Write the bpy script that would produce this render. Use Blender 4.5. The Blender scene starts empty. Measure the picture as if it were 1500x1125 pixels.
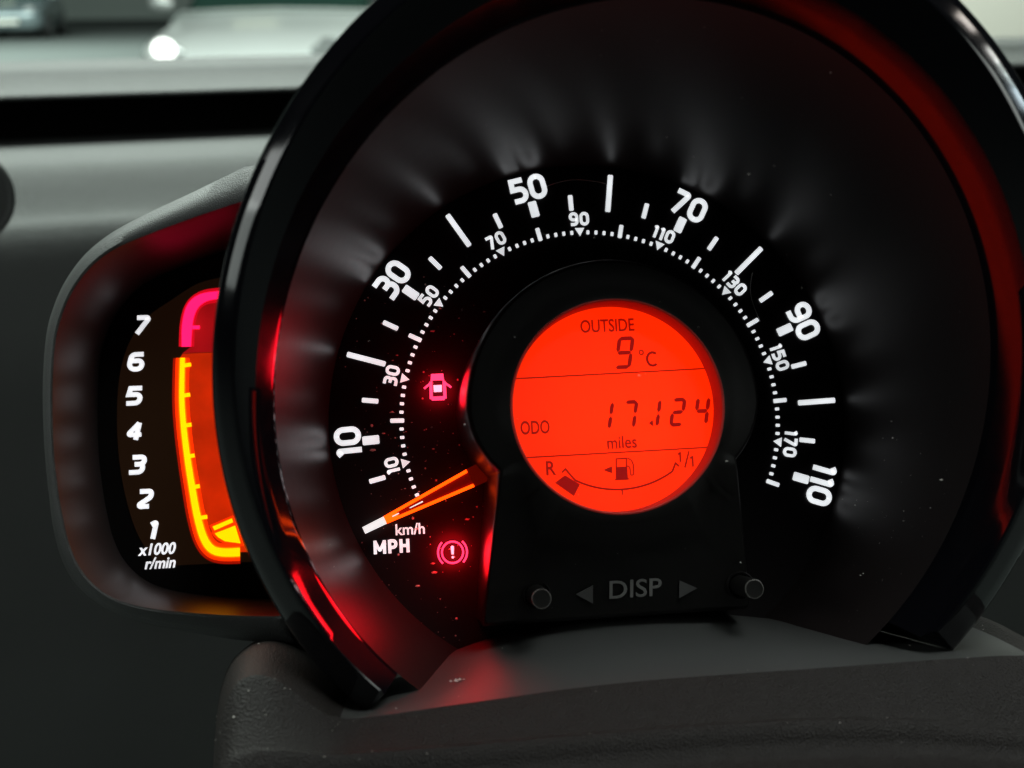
import bpy, bmesh, math, random
from math import sin, cos, pi, radians, hypot, atan2
from mathutils import Vector, Matrix
random.seed(7)
SC = bpy.context.scene
COL = SC.collection
S = 0.055                       # one dial unit (outer end of the long speed ticks) in metres
TILT = radians(62.5)            # the dial leans back 27.5 degrees from vertical
HUB = Vector((0, 0, 1.0))       # centre of the speedometer dial

# ------------------------------------------------------------------ camera
cd = bpy.data.cameras.new('camera')
cam = bpy.data.objects.new('camera', cd); COL.objects.link(cam)
cam.matrix_world = Matrix(((0.99463, 0.04506, -0.09317, -0.0380),
                           (-0.10314, 0.35753, -0.92819, -0.2034),
                           (-0.00851, 0.93281, 0.36026, 1.0878),
                           (0, 0, 0, 1)))
cd.lens = 36.0; cd.sensor_width = 36.0
cd.clip_start = 0.005; cd.clip_end = 500
cd.dof.use_dof = True; cd.dof.focus_distance = 0.212; cd.dof.aperture_fstop = 16.0
SC.camera = cam

# ------------------------------------------------------------------ world, lamps, exposure
w = bpy.data.worlds.new('World'); SC.world = w; w.use_nodes = True
w.node_tree.nodes['Background'].inputs[0].default_value = (0.80, 1.0, 0.92, 1)
w.node_tree.nodes['Background'].inputs[1].default_value = 0.012

def area(name, loc, target, sx, sy, power, col):
    d = bpy.data.lights.new(name, 'AREA'); d.shape = 'RECTANGLE'; d.size = sx; d.size_y = sy
    d.energy = power; d.color = col
    o = bpy.data.objects.new(name, d); COL.objects.link(o); o.location = loc
    o.rotation_euler = (Vector(target) - Vector(loc)).to_track_quat('-Z', 'Y').to_euler()
    return o
area('ceiling_lamp', (-0.6, 4.6, 4.6), (-0.6, 4.6, 0), 5.0, 2.2, 430, (0.92, 1.0, 0.94))
area('ceiling_lamp', (4.5, 7.0, 4.4), (4.8, 9.5, 1.0), 4.0, 1.2, 300, (0.98, 1.0, 0.92))
area('ceiling_lamp', (-9.0, 20.0, 5.0), (-9.0, 22.0, 0), 10.0, 8.0, 2200, (0.9, 1.0, 0.95))
area('ceiling_lamp', (-0.9, 1.95, 4.2), (-0.4, 0.9, 1.0), 1.8, 0.9, 265, (0.92, 1.0, 0.95))  # extra overhead source, added to brighten the dash top
ml = area('ledge_fill_light', (0.16, -0.10, 1.47), (0.04, -0.055, 0.95), 0.34, 0.20, 0.24, (0.93, 1.0, 0.97)); ml.data.spread = radians(58)  # fill light added overhead to lift the ledge and column cover
area('side_window_light', (-0.92, -0.19, 1.21), (-0.06, -0.046, 1.05), 0.22, 0.22, 0.42, (0.90, 1.0, 0.95))
for dx, dy, dz, sx, sy, pw, cl in ((0.852, -0.05, 0.522, 0.22, 0.15, 0.9, (1, 0.9, 0.8)), (0.872, -0.05, 0.480, 0.17, 0.13, 0.8, (1, 0.92, 0.84)), (0.912, -0.06, 0.402, 0.12, 0.12, 0.55, (1, 1, 0.95)),
                                   (0.926, -0.07, 0.372, 0.05, 0.12, 0.25, (0.9, 1, 0.95)), (0.935, -0.07, 0.345, 0.04, 0.10, 0.2, (0.85, 1, 1)), (0.950, -0.07, 0.300, 0.12, 0.16, 0.8, (0.75, 0.92, 1))):
    area('showroom_lamp', (0.05 + 3 * dx, -0.044 + 3 * dy, 1.08 + 3 * dz), (0.05, -0.044, 1.08), sx, sy, pw, cl)
area('side_window_light', (-0.80, -0.30, 1.36), (0.0, -0.03, 0.98), 0.4, 0.16, 1.0, (0.94, 1.0, 0.97))  # second light on the left, added as fill for the column cover
area('side_window_light', (0.90, -0.42, 1.36), (0.1, 0.0, 1.0), 0.40, 0.20, 1.1, (0.93, 1.0, 0.95))

SC.view_settings.view_transform = 'Standard'
SC.view_settings.look = 'None'
SC.view_settings.exposure = 0.0
SC.view_settings.gamma = 1.0
SC.render.engine = 'CYCLES'
SC.cycles.use_denoising = True
SC.cycles.max_bounces = 8
SC.cycles.sample_clamp_indirect = 4.0

# ------------------------------------------------------------------ materials
def mat(name, col, rough=0.5, spec=0.5, metal=0.0, bump=None, emit=None, estr=1.0, coat=0.0, vary=0.0, vscale=40.0):
    m = bpy.data.materials.new(name); m.use_nodes = True
    nt = m.node_tree; b = nt.nodes['Principled BSDF']
    b.inputs['Base Color'].default_value = (*col, 1)
    b.inputs['Roughness'].default_value = rough
    b.inputs['Specular IOR Level'].default_value = spec
    b.inputs['Metallic'].default_value = metal
    b.inputs['Coat Weight'].default_value = coat
    tc = nt.nodes.new('ShaderNodeTexCoord')
    if bump:
        scale, strength, dist = bump
        n = nt.nodes.new('ShaderNodeTexVoronoi'); n.inputs['Scale'].default_value = scale
        n2 = nt.nodes.new('ShaderNodeTexNoise'); n2.inputs['Scale'].default_value = scale * 0.6; n2.inputs['Detail'].default_value = 4
        ad = nt.nodes.new('ShaderNodeMath'); ad.operation = 'ADD'
        bp = nt.nodes.new('ShaderNodeBump'); bp.inputs['Strength'].default_value = strength; bp.inputs['Distance'].default_value = dist
        nt.links.new(tc.outputs['Object'], n.inputs['Vector']); nt.links.new(tc.outputs['Object'], n2.inputs['Vector'])
        nt.links.new(n.outputs['Distance'], ad.inputs[0]); nt.links.new(n2.outputs['Fac'], ad.inputs[1])
        nt.links.new(ad.outputs[0], bp.inputs['Height']); nt.links.new(bp.outputs['Normal'], b.inputs['Normal'])
    if vary:
        n = nt.nodes.new('ShaderNodeTexNoise'); n.inputs['Scale'].default_value = vscale; n.inputs['Detail'].default_value = 6
        r = nt.nodes.new('ShaderNodeMapRange'); r.inputs['To Min'].default_value = max(0.02, rough - vary); r.inputs['To Max'].default_value = min(1, rough + vary)
        nt.links.new(tc.outputs['Object'], n.inputs['Vector'])
        nt.links.new(n.outputs['Fac'], r.inputs['Value']); nt.links.new(r.outputs['Result'], b.inputs['Roughness'])
    if emit:
        b.inputs['Emission Color'].default_value = (*emit, 1); b.inputs['Emission Strength'].default_value = estr
    return m

def clear(name, col):
    m = bpy.data.materials.new(name); m.use_nodes = True; nt = m.node_tree; nt.nodes.clear()
    o = nt.nodes.new('ShaderNodeOutputMaterial'); t = nt.nodes.new('ShaderNodeBsdfTransparent')
    t.inputs['Color'].default_value = (*col, 1); nt.links.new(t.outputs[0], o.inputs['Surface'])
    return m

M = {}
M['gloss_black'] = mat('gloss_black', (0.0035, 0.0035, 0.005), 0.09, 0.45, vary=0.04, vscale=300)
M['cone'] = mat('satin_black_wall', (0.014, 0.0105, 0.0105), 0.36, 0.42, vary=0.03, vscale=500)
M['dial'] = mat('dial_black', (0.011, 0.009, 0.010), 0.32, 0.30, vary=0.06, vscale=400)
M['pod'] = mat('pod_black', (0.0085, 0.008, 0.0075), 0.48, 0.25, bump=(3500, 0.08, 0.0002))
M['pod_side'] = mat('pod_side_black', (0.008, 0.007, 0.007), 0.34, 0.3)
M['white_glow'] = mat('backlit_white', (0.8, 0.8, 0.8), 0.4, emit=(0.93, 0.97, 1.0), estr=0.90)
M['white_glow_small'] = mat('backlit_white_dim', (0.8, 0.8, 0.8), 0.4, emit=(0.93, 0.97, 1.0), estr=0.85)
M['tacho_white'] = mat('backlit_white_tacho', (0.8, 0.8, 0.8), 0.4, emit=(0.96, 0.96, 1.0), estr=0.95)
M['lcd'] = mat('lcd_red', (0.02, 0.0, 0.0), 0.5, emit=(1.0, 0.0200, 0.0002), estr=1.75)
def uneven(m, lo, hi, scale, detail=2.0, radial=None):
    """backlight that is not quite even: emission strength follows a soft noise"""
    nt = m.node_tree; b = nt.nodes['Principled BSDF']; base = b.inputs['Emission Strength'].default_value
    tc = nt.nodes.new('ShaderNodeTexCoord'); n = nt.nodes.new('ShaderNodeTexNoise'); n.inputs['Scale'].default_value = scale; n.inputs['Detail'].default_value = detail
    r = nt.nodes.new('ShaderNodeMapRange'); r.inputs['From Min'].default_value = 0.3; r.inputs['From Max'].default_value = 0.7
    r.inputs['To Min'].default_value = base * lo; r.inputs['To Max'].default_value = base * hi
    nt.links.new(tc.outputs['Object'], n.inputs['Vector']); nt.links.new(n.outputs['Fac'], r.inputs['Value'])
    out = r.outputs['Result']
    if radial:
        L = nt.nodes.new('ShaderNodeVectorMath'); L.operation = 'DISTANCE'; L.inputs[1].default_value = radial[0]
        q = nt.nodes.new('ShaderNodeMapRange'); q.interpolation_type = 'SMOOTHSTEP'; q.inputs['From Max'].default_value = radial[1]; q.inputs['To Min'].default_value = 1.0; q.inputs['To Max'].default_value = radial[2]
        mu = nt.nodes.new('ShaderNodeMath'); mu.operation = 'MULTIPLY'
        nt.links.new(tc.outputs['Object'], L.inputs[0]); nt.links.new(L.outputs['Value'], q.inputs['Value'])
        nt.links.new(out, mu.inputs[0]); nt.links.new(q.outputs['Result'], mu.inputs[1]); out = mu.outputs[0]
    nt.links.new(out, b.inputs['Emission Strength'])
uneven(M['lcd'], 0.92, 1.12, 60, 3, ((0.003, -0.002, 0.489 * S), 0.026, 0.60))
uneven(M['white_glow'], 0.84, 1.06, 180); uneven(M['white_glow_small'], 0.78, 1.08, 260); uneven(M['tacho_white'], 0.80, 1.08, 200)
LATE = lambda: (uneven(M['bar_field'], 0.72, 1.18, 120, 3), uneven(M['bar_red_field'], 0.7, 1.2, 120, 3), uneven(M['bar_halo'], 0.85, 1.15, 150))
M['lcd_dark'] = mat('lcd_segment', (0.01, 0.0, 0.0), 0.5, emit=(0.29, 0.001, 0.001), estr=1.0)
M['lcd_text'] = mat('lcd_lettering', (0.01, 0.0, 0.0), 0.5, emit=(0.27, 0.001, 0.001), estr=1.0)
M['lcd_wall'] = mat('lcd_recess', (0.60, 0.03, 0.02), 0.5)
M['needle_orange'] = mat('needle_orange', (0.3, 0.05, 0.0), 0.3, emit=(1.0, 0.052, 0.001), estr=3.6)
M['needle_core'] = mat('needle_core', (0.2, 0.01, 0.0), 0.25, emit=(0.35, 0.006, 0.002), estr=0.22)
M['needle_base'] = mat('needle_root', (0.3, 0.02, 0.0), 0.4, emit=(0.75, 0.02, 0.001), estr=0.07)
M['needle_tip'] = mat('needle_tip', (0.8, 0.8, 0.8), 0.4, emit=(1.0, 0.93, 0.92), estr=0.85)
M['icon'] = mat('warning_red', (0.3, 0.02, 0.05), 0.4, emit=(1.0, 0.045, 0.15), estr=1.7)
M['icon_hot'] = mat('warning_pink', (0.3, 0.1, 0.1), 0.4, emit=(1.0, 0.45, 0.62), estr=1.5)
M['engraved'] = mat('engraved_grey', (0.22, 0.22, 0.21), 0.45)
M['engrave_edge'] = mat('engraved_edge', (0.10, 0.10, 0.098), 0.4)
M['chrome_edge'] = mat('knob_edge', (0.30, 0.29, 0.27), 0.25, metal=0.7)
M['shroud'] = mat('shroud_plastic', (0.021, 0.0185, 0.0172), 0.55, 0.22, bump=(3200, 0.75, 0.00025))
M['ledge'] = mat('ledge_plastic', (0.066, 0.068, 0.066), 0.46, 0.45, bump=(5200, 0.18, 0.0001))
M['dash'] = mat('dash_plastic', (0.082, 0.086, 0.083), 0.58, 0.4, bump=(2300, 0.9, 0.0003))
M['rim_grey'] = mat('hood_plastic', (0.058, 0.060, 0.058), 0.5, 0.5, bump=(3600, 0.40, 0.0002))
M['dash_black'] = mat('dash_black', (0.006, 0.006, 0.006), 0.7, 0.2)
M['tacho_wall'] = mat('tacho_wall', (0.030, 0.024, 0.024), 0.38, 0.5)
M['tacho_face'] = mat('tacho_face', (0.004, 0.003, 0.003), 0.35, 0.3)
M['tint'] = mat('amber_tint_glow', (0.020, 0.011, 0.006), 0.3, 0.3, emit=(0.018, 0.0070, 0.0025), estr=0.40)  # amber plastic; its emission stands for glow from the display
M['bar_yellow'] = mat('bar_yellow', (0.3, 0.2, 0.0), 0.4, emit=(1.0, 0.50, 0.0), estr=1.6)
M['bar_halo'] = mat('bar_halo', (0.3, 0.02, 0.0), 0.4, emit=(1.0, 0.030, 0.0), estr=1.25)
M['bar_field'] = mat('bar_field', (0.2, 0.02, 0.0), 0.4, emit=(0.56, 0.018, 0.0005), estr=1.0)
M['bar_outer_halo'] = mat('bar_outer_halo', (0.2, 0.01, 0.0), 0.4, emit=(0.30, 0.005, 0.0), estr=1.0)
M['bar_inner_halo'] = mat('bar_inner_halo', (0.2, 0.01, 0.0), 0.4, emit=(0.85, 0.16, 0.0), estr=1.3)
M['bar_pink'] = mat('bar_pink', (0.3, 0.02, 0.1), 0.4, emit=(1.0, 0.006, 0.075), estr=2.6)
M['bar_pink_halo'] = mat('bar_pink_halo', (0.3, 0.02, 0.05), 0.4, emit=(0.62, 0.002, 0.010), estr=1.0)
M['bar_red_field'] = mat('bar_red_field', (0.2, 0.0, 0.0), 0.4, emit=(0.36, 0.004, 0.006), estr=1.0)
LATE()
M['dust'] = mat('dust', (0.55, 0.52, 0.48), 0.9)
M['hair'] = mat('hair_scratch', (0.35, 0.34, 0.33), 0.5)
M['lens'] = clear('clear_lens', (0.985, 0.985, 0.985))
M['glass'] = clear('windscreen_glass', (0.94, 0.965, 0.95))
M['silver'] = mat('silver_paint', (0.66, 0.70, 0.69), 0.30, 0.5, metal=0.15, coat=0.5)
M['blue_grey'] = mat('blue_grey_paint', (0.20, 0.25, 0.26), 0.25, 0.5, metal=0.4, coat=0.5)
M['car_glass'] = mat('car_glass', (0.02, 0.05, 0.04), 0.08, 0.6)
M['tyre'] = mat('tyre', (0.02, 0.02, 0.02), 0.8)
M['car_dark'] = mat('car_trim', (0.02, 0.022, 0.022), 0.5)
M['headlight'] = mat('headlight', (0.8, 0.8, 0.8), 0.1, emit=(1, 1, 0.96), estr=3.0)
M['headlight_off'] = mat('headlight_clear', (0.75, 0.78, 0.78), 0.12, metal=0.6)
M['floor'] = mat('floor_concrete', (0.11, 0.125, 0.12), 0.9, 0.2, vary=0.08, vscale=0.8)
M['wall'] = mat('wall_paint', (0.66, 0.67, 0.61), 0.9)
M['far_wall'] = mat('far_wall_paint', (0.46, 0.52, 0.49), 0.9)
M['cream'] = mat('cream_panel', (0.75, 0.74, 0.55), 0.8)

# ------------------------------------------------------------------ mesh helpers
def mk(name, verts, faces, m, parent=None, smooth=False, scale=1.0):
    me = bpy.data.meshes.new(name)
    me.from_pydata([tuple(c * scale for c in v) for v in verts], [], faces)
    bm = bmesh.new(); bm.from_mesh(me); bmesh.ops.recalc_face_normals(bm, faces=bm.faces); bm.to_mesh(me); bm.free()
    me.materials.append(m)
    if smooth:
        me.shade_smooth()
    o = bpy.data.objects.new(name, me); COL.objects.link(o)
    if parent: o.parent = parent
    return o

def empty(name, loc, rot=(0, 0, 0), label=None, cat=None, group=None):
    o = bpy.data.objects.new(name, None); COL.objects.link(o); o.location = loc; o.rotation_euler = rot
    o.empty_display_size = 0.01
    if label: o['label'] = label
    if cat: o['category'] = cat
    if group: o['group'] = group
    return o

def fillet(pts, r, closed=False, n=6):
    out = []
    N = len(pts)
    for i, p in enumerate(pts):
        ri = r[i] if isinstance(r, (list, tuple)) else r
        if (not closed and i in (0, N - 1)) or ri <= 0:
            out.append(p); continue
        a = Vector(pts[i - 1]); b = Vector(p); c = Vector(pts[(i + 1) % N])
        u = (a - b); v = (c - b); lu, lv = u.length, v.length; u.normalize(); v.normalize()
        ang = u.angle(v)
        if ang > pi - 0.02: out.append(p); continue
        d = min(ri / math.tan(ang / 2), lu * 0.499, lv * 0.499); rr = d * math.tan(ang / 2)
        s = b + u * d; e = b + v * d; cen = b + (u + v).normalized() * (rr / sin(ang / 2))
        a0 = atan2(s.y - cen.y, s.x - cen.x); a1 = atan2(e.y - cen.y, e.x - cen.x)
        da = (a1 - a0 + pi) % (2 * pi) - pi
        for k in range(n + 1):
            t = a0 + da * k / n; out.append((cen.x + rr * cos(t), cen.y + rr * sin(t)))
    return out

def stroke(pts, width, closed=False):
    """ribbon along a polyline: lists of left and right points"""
    P = [Vector(p) for p in pts]; N = len(P); Lp, Rp = [], []
    wl = width if isinstance(width, (list, tuple)) else [width] * N
    for i in range(N):
        if closed: a, c = P[i - 1], P[(i + 1) % N]
        else: a, c = P[max(i - 1, 0)], P[min(i + 1, N - 1)]
        d1 = (P[i] - a); d2 = (c - P[i])
        if d1.length < 1e-9: d1 = d2
        if d2.length < 1e-9: d2 = d1
        d1 = d1.normalized(); d2 = d2.normalized()
        t = d1 + d2
        if t.length < 1e-6: t = d1
        t.normalize(); nrm = Vector((-t.y, t.x)); k = max(0.35, nrm.dot(Vector((-d1.y, d1.x))))
        Lp.append(P[i] + nrm * wl[i] / 2 / k); Rp.append(P[i] - nrm * wl[i] / 2 / k)
    return Lp, Rp

class Flat:
    """collects flat shapes in 2D and lifts them to a thin plate"""
    def __init__(s): s.v = []; s.f = []; s.lv = []
    def ribbon(s, pts, width, closed=False):
        L, R = stroke(pts, width, closed); n = len(L); b = len(s.v); s.lv.append(b)
        s.v += [tuple(p) for p in L] + [tuple(p) for p in R]
        for i in range(n if closed else n - 1):
            j = (i + 1) % n; s.f.append((b + i, b + j, b + n + j, b + n + i))
    def poly(s, pts):
        b = len(s.v); s.lv.append(b); s.v += [tuple(p) for p in pts]; s.f.append(tuple(range(b, b + len(pts))))
    def build(s, name, m, parent, z, fn=None, thick=0.004):
        fn = fn or (lambda x, y: (x, y))
        q = [fn(*p) for p in s.v]; n = len(q)
        me_v = [(x, y, z + 0.0005 * sum(1 for b in s.lv if 0 < b <= i)) for i, (x, y) in enumerate(q)]
        bm = bmesh.new(); vs = [bm.verts.new([c * S for c in v]) for v in me_v]
        for f in s.f:
            try: bm.faces.new([vs[i] for i in f])
            except ValueError: pass
        bmesh.ops.recalc_face_normals(bm, faces=bm.faces)
        for f in bm.faces:
            if f.normal.z < 0: f.normal_flip()
        r = bmesh.ops.extrude_face_region(bm, geom=list(bm.faces))
        for e in r['geom']:
            if isinstance(e, bmesh.types.BMVert): e.co.z += thick * S
        me = bpy.data.meshes.new(name); bm.to_mesh(me); bm.free(); me.materials.append(m)
        o = bpy.data.objects.new(name, me); COL.objects.link(o)
        if parent: o.parent = parent
        return o

W_ = 0.50
def glyph(F, ch, ox, oy, h, sw, xs=1.0, slant=0.0):
    """rounded sans numerals drawn with strokes; h is the full height, sw the stroke width"""
    H = h - sw; Wd = W_ * h * xs
    def T(p): return (ox + sw / 2 + p[0] * Wd + slant * (p[1] * H + sw / 2), oy + sw / 2 + p[1] * H)
    def fl(pts, r, closed=False): return fillet([T(p) for p in pts], [k * h for k in r] if isinstance(r, (list, tuple)) else r * h, closed)
    R = 0.24 * xs if xs < 1.2 else 0.26
    if ch == '0': F.ribbon(fl([(0, 0), (1, 0), (1, 1), (0, 1)], 0.30 * min(xs, 1.0), True), sw, True)
    if ch == '1': F.ribbon(fl([(0.0, 0.84), (0.36, 1.0), (0.36, -0.1)], [0, 0.05, 0]), sw)
    if ch == '2': F.ribbon(fl([(0.05, 1), (1, 1), (1, 0.60), (0, 0.0), (1.02, 0)], [0, R, R * 0.9, 0.07, 0]), sw)
    if ch == '3':
        F.ribbon(fl([(0.02, 1), (1, 1), (1, 0.53), (0.30, 0.53)], [0, R, R * 0.8, 0]), sw)
        F.ribbon(fl([(0.30, 0.53), (1, 0.53), (1, 0), (0, 0)], [0, R * 0.8, R, 0]), sw)
    if ch == '4':
        F.ribbon(fl([(0.74, 1.04), (0.02, 0.26), (1.12, 0.26)], [0, 0.06, 0]), sw * 0.92); F.ribbon(fl([(0.76, 1.06), (0.76, -0.08)], 0), sw)
    if ch == 'M':
        F.ribbon(fl([(0, -0.1), (0, 1.1)], 0), sw); F.ribbon(fl([(1.5, -0.1), (1.5, 1.1)], 0), sw); F.ribbon(fl([(0.02, 1.0), (0.75, 0.15), (1.48, 1.0)], [0, 0.05, 0]), sw * 0.9); return 1.5 * Wd + sw
    if ch == 'P':
        F.ribbon(fl([(0, -0.1), (0, 1.1)], 0), sw); F.ribbon(fl([(0, 1), (1, 1), (1, 0.42), (0, 0.42)], [0, 0.2, 0.2, 0]), sw)
    if ch == 'H':
        F.ribbon(fl([(0, -0.1), (0, 1.1)], 0), sw); F.ribbon(fl([(1.1, -0.1), (1.1, 1.1)], 0), sw); F.ribbon(fl([(0, 0.52), (1.1, 0.52)], 0), sw); return 1.1 * Wd + sw
    if ch == '5': F.ribbon(fl([(0.98, 1), (0.08, 1), (0.04, 0.58), (1, 0.58), (1, 0), (0, 0)], [0, 0, 0, R, R, 0]), sw)
    if ch == '6': F.ribbon(fl([(0.95, 1), (0, 1), (0, 0), (1, 0), (1, 0.57), (0.02, 0.57)], [0, R, R, R, R, 0]), sw)
    if ch == '7': F.ribbon(fl([(0, 1), (1, 1), (0.28, -0.1)], [0, 0.07, 0]), sw)
    if ch == '9': F.ribbon(fl([(0.05, 0), (1, 0), (1, 1), (0, 1), (0, 0.43), (0.98, 0.43)], [0, R, R, R, R, 0]), sw)
    return (0.42 if ch == '1' else 1.0) * Wd + sw

def word(s, h, sw, gap, xs=1.0, slant=0.0):
    F = Flat(); x = 0
    for ch in s: x += glyph(F, ch, x, 0, h, sw, xs, slant) + gap
    wd = x - gap
    F.v = [(a - wd / 2, b - h / 2) for a, b in F.v]
    return F

def text(body, name, m, parent, box, z, thick=0.003, bold=0.0, shear=0.0):
    """built-in face lettering fitted to box (x0, y0, width, height)"""
    cu = bpy.data.curves.new('t', 'FONT'); cu.body = body; cu.size = 1; cu.offset = bold; cu.resolution_u = 4
    cu.shear = shear; cu.extrude = 0.01
    o = bpy.data.objects.new('t', cu); COL.objects.link(o)
    dg = bpy.context.evaluated_depsgraph_get(); me = bpy.data.meshes.new_from_object(o.evaluated_get(dg))
    bpy.data.objects.remove(o); bpy.data.curves.remove(cu)
    xs = [v.co.x for v in me.vertices]; ys = [v.co.y for v in me.vertices]
    sx = box[2] / (max(xs) - min(xs)); sy = box[3] / (max(ys) - min(ys)); x0, y0 = min(xs), min(ys)
    for v in me.vertices:
        v.co = Vector((box[0] + (v.co.x - x0) * sx, box[1] + (v.co.y - y0) * sy, z + (thick if v.co.z > 0 else 0))) * S
    me.materials.clear(); me.materials.append(m); me.name = name
    ob = bpy.data.objects.new(name, me); COL.objects.link(ob); ob.parent = parent
    return ob

def disc(name, r, z, m, parent, n=128, cx=0, cy=0, thick=0.0):
    v = [(cx + r * cos(2 * pi * i / n), cy + r * sin(2 * pi * i / n), z) for i in range(n)]
    if not thick: return mk(name, v, [tuple(range(n))], m, parent, scale=S)
    v += [(a, b, z - thick) for a, b, _ in v]
    f = [tuple(range(n)), tuple(range(2 * n - 1, n - 1, -1))] + [(i, (i + 1) % n, n + (i + 1) % n, n + i) for i in range(n)]
    return mk(name, v, f, m, parent, scale=S)

def sweep(name, prof, m, parent, a0=0, a1=2 * pi, n=160, cap=True, smooth=True, closed_prof=False):
    """prof: rows of (radius, height, cx, cy, tilt): circles stacked along the dial axis, tilted in y"""
    full = abs(a1 - a0 - 2 * pi) < 1e-6
    cnt = n if full else n + 1; V = []; Fc = []
    for (r, h, cx, cy, ty) in prof:
        for i in range(cnt):
            a = a0 + (a1 - a0) * i / n; x = cx + r * cos(a); y = cy + r * sin(a)
            V.append((x, y, h + ty * y))
    K = len(prof)
    for k in range(K if closed_prof else K - 1):
        k2 = (k + 1) % K
        for i in range(n):
            j = (i + 1) % cnt
            Fc.append((k * cnt + i, k * cnt + j, k2 * cnt + j, k2 * cnt + i))
    if cap and not full and closed_prof:
        Fc.append(tuple(k * cnt for k in range(K))); Fc.append(tuple(k * cnt + n for k in range(K - 1, -1, -1)))
    o = mk(name, V, Fc, m, parent, smooth=smooth, scale=S)
    return o

def smooth_by_angle(o, deg=35):
    me = o.data
    bm = bmesh.new(); bm.from_mesh(me)
    for e in bm.edges:
        if len(e.link_faces) == 2: e.smooth = e.calc_face_angle(0) < radians(deg)
    for f in bm.faces: f.smooth = True
    bm.to_mesh(me); bm.free()

def crom(pts, n=6, closed=False):
    """Catmull-Rom through points of any dimension"""
    out = []; N = len(pts)
    for i in range(N if closed else N - 1):
        if closed: p = [pts[(i + k) % N] for k in (-1, 0, 1, 2)]
        else: p = [pts[max(i - 1, 0)], pts[i], pts[i + 1], pts[min(i + 2, N - 1)]]
        for k in range(n):
            t = k / n
            out.append(tuple(0.5 * (2 * b + (c - a) * t + (2 * a - 5 * b + 4 * c - d) * t * t + (3 * b - a - 3 * c + d) * t ** 3) for a, b, c, d in zip(*p)))
    if not closed: out.append(tuple(pts[-1]))
    return out

def grid(name, rows, m, parent=None, scale=1.0, smooth=True):
    R = len(rows); C = len(rows[0]); V = [p for r in rows for p in r]
    Fc = [(i * C + j, i * C + j + 1, (i + 1) * C + j + 1, (i + 1) * C + j) for i in range(R - 1) for j in range(C - 1)]
    return mk(name, V, Fc, m, parent, smooth=smooth, scale=scale)

# ================================================================== ground and walls beyond the windscreen
g = mk('ground', [(-80, -20, 0), (80, -20, 0), (80, 120, 0), (-80, 120, 0)], [(0, 1, 2, 3)], M['floor']); g['kind'] = 'structure'
def slab(name, x0, x1, y0, y1, z0, z1, m, parent=None):
    v = [(x, y, z) for z in (z0, z1) for y in (y0, y1) for x in (x0, x1)]
    return mk(name, v, [(0, 1, 3, 2), (4, 5, 7, 6), (0, 1, 5, 4), (2, 3, 7, 6), (0, 2, 6, 4), (1, 3, 7, 5)], m, parent)
wl = slab('wall', 2.2, 14, 10.0, 10.2, 0, 4.2, M['wall']); wl['kind'] = 'structure'
wf = slab('wall', -40, 40, 48, 48.3, 0, 6, M['far_wall']); wf['kind'] = 'structure'

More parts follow.
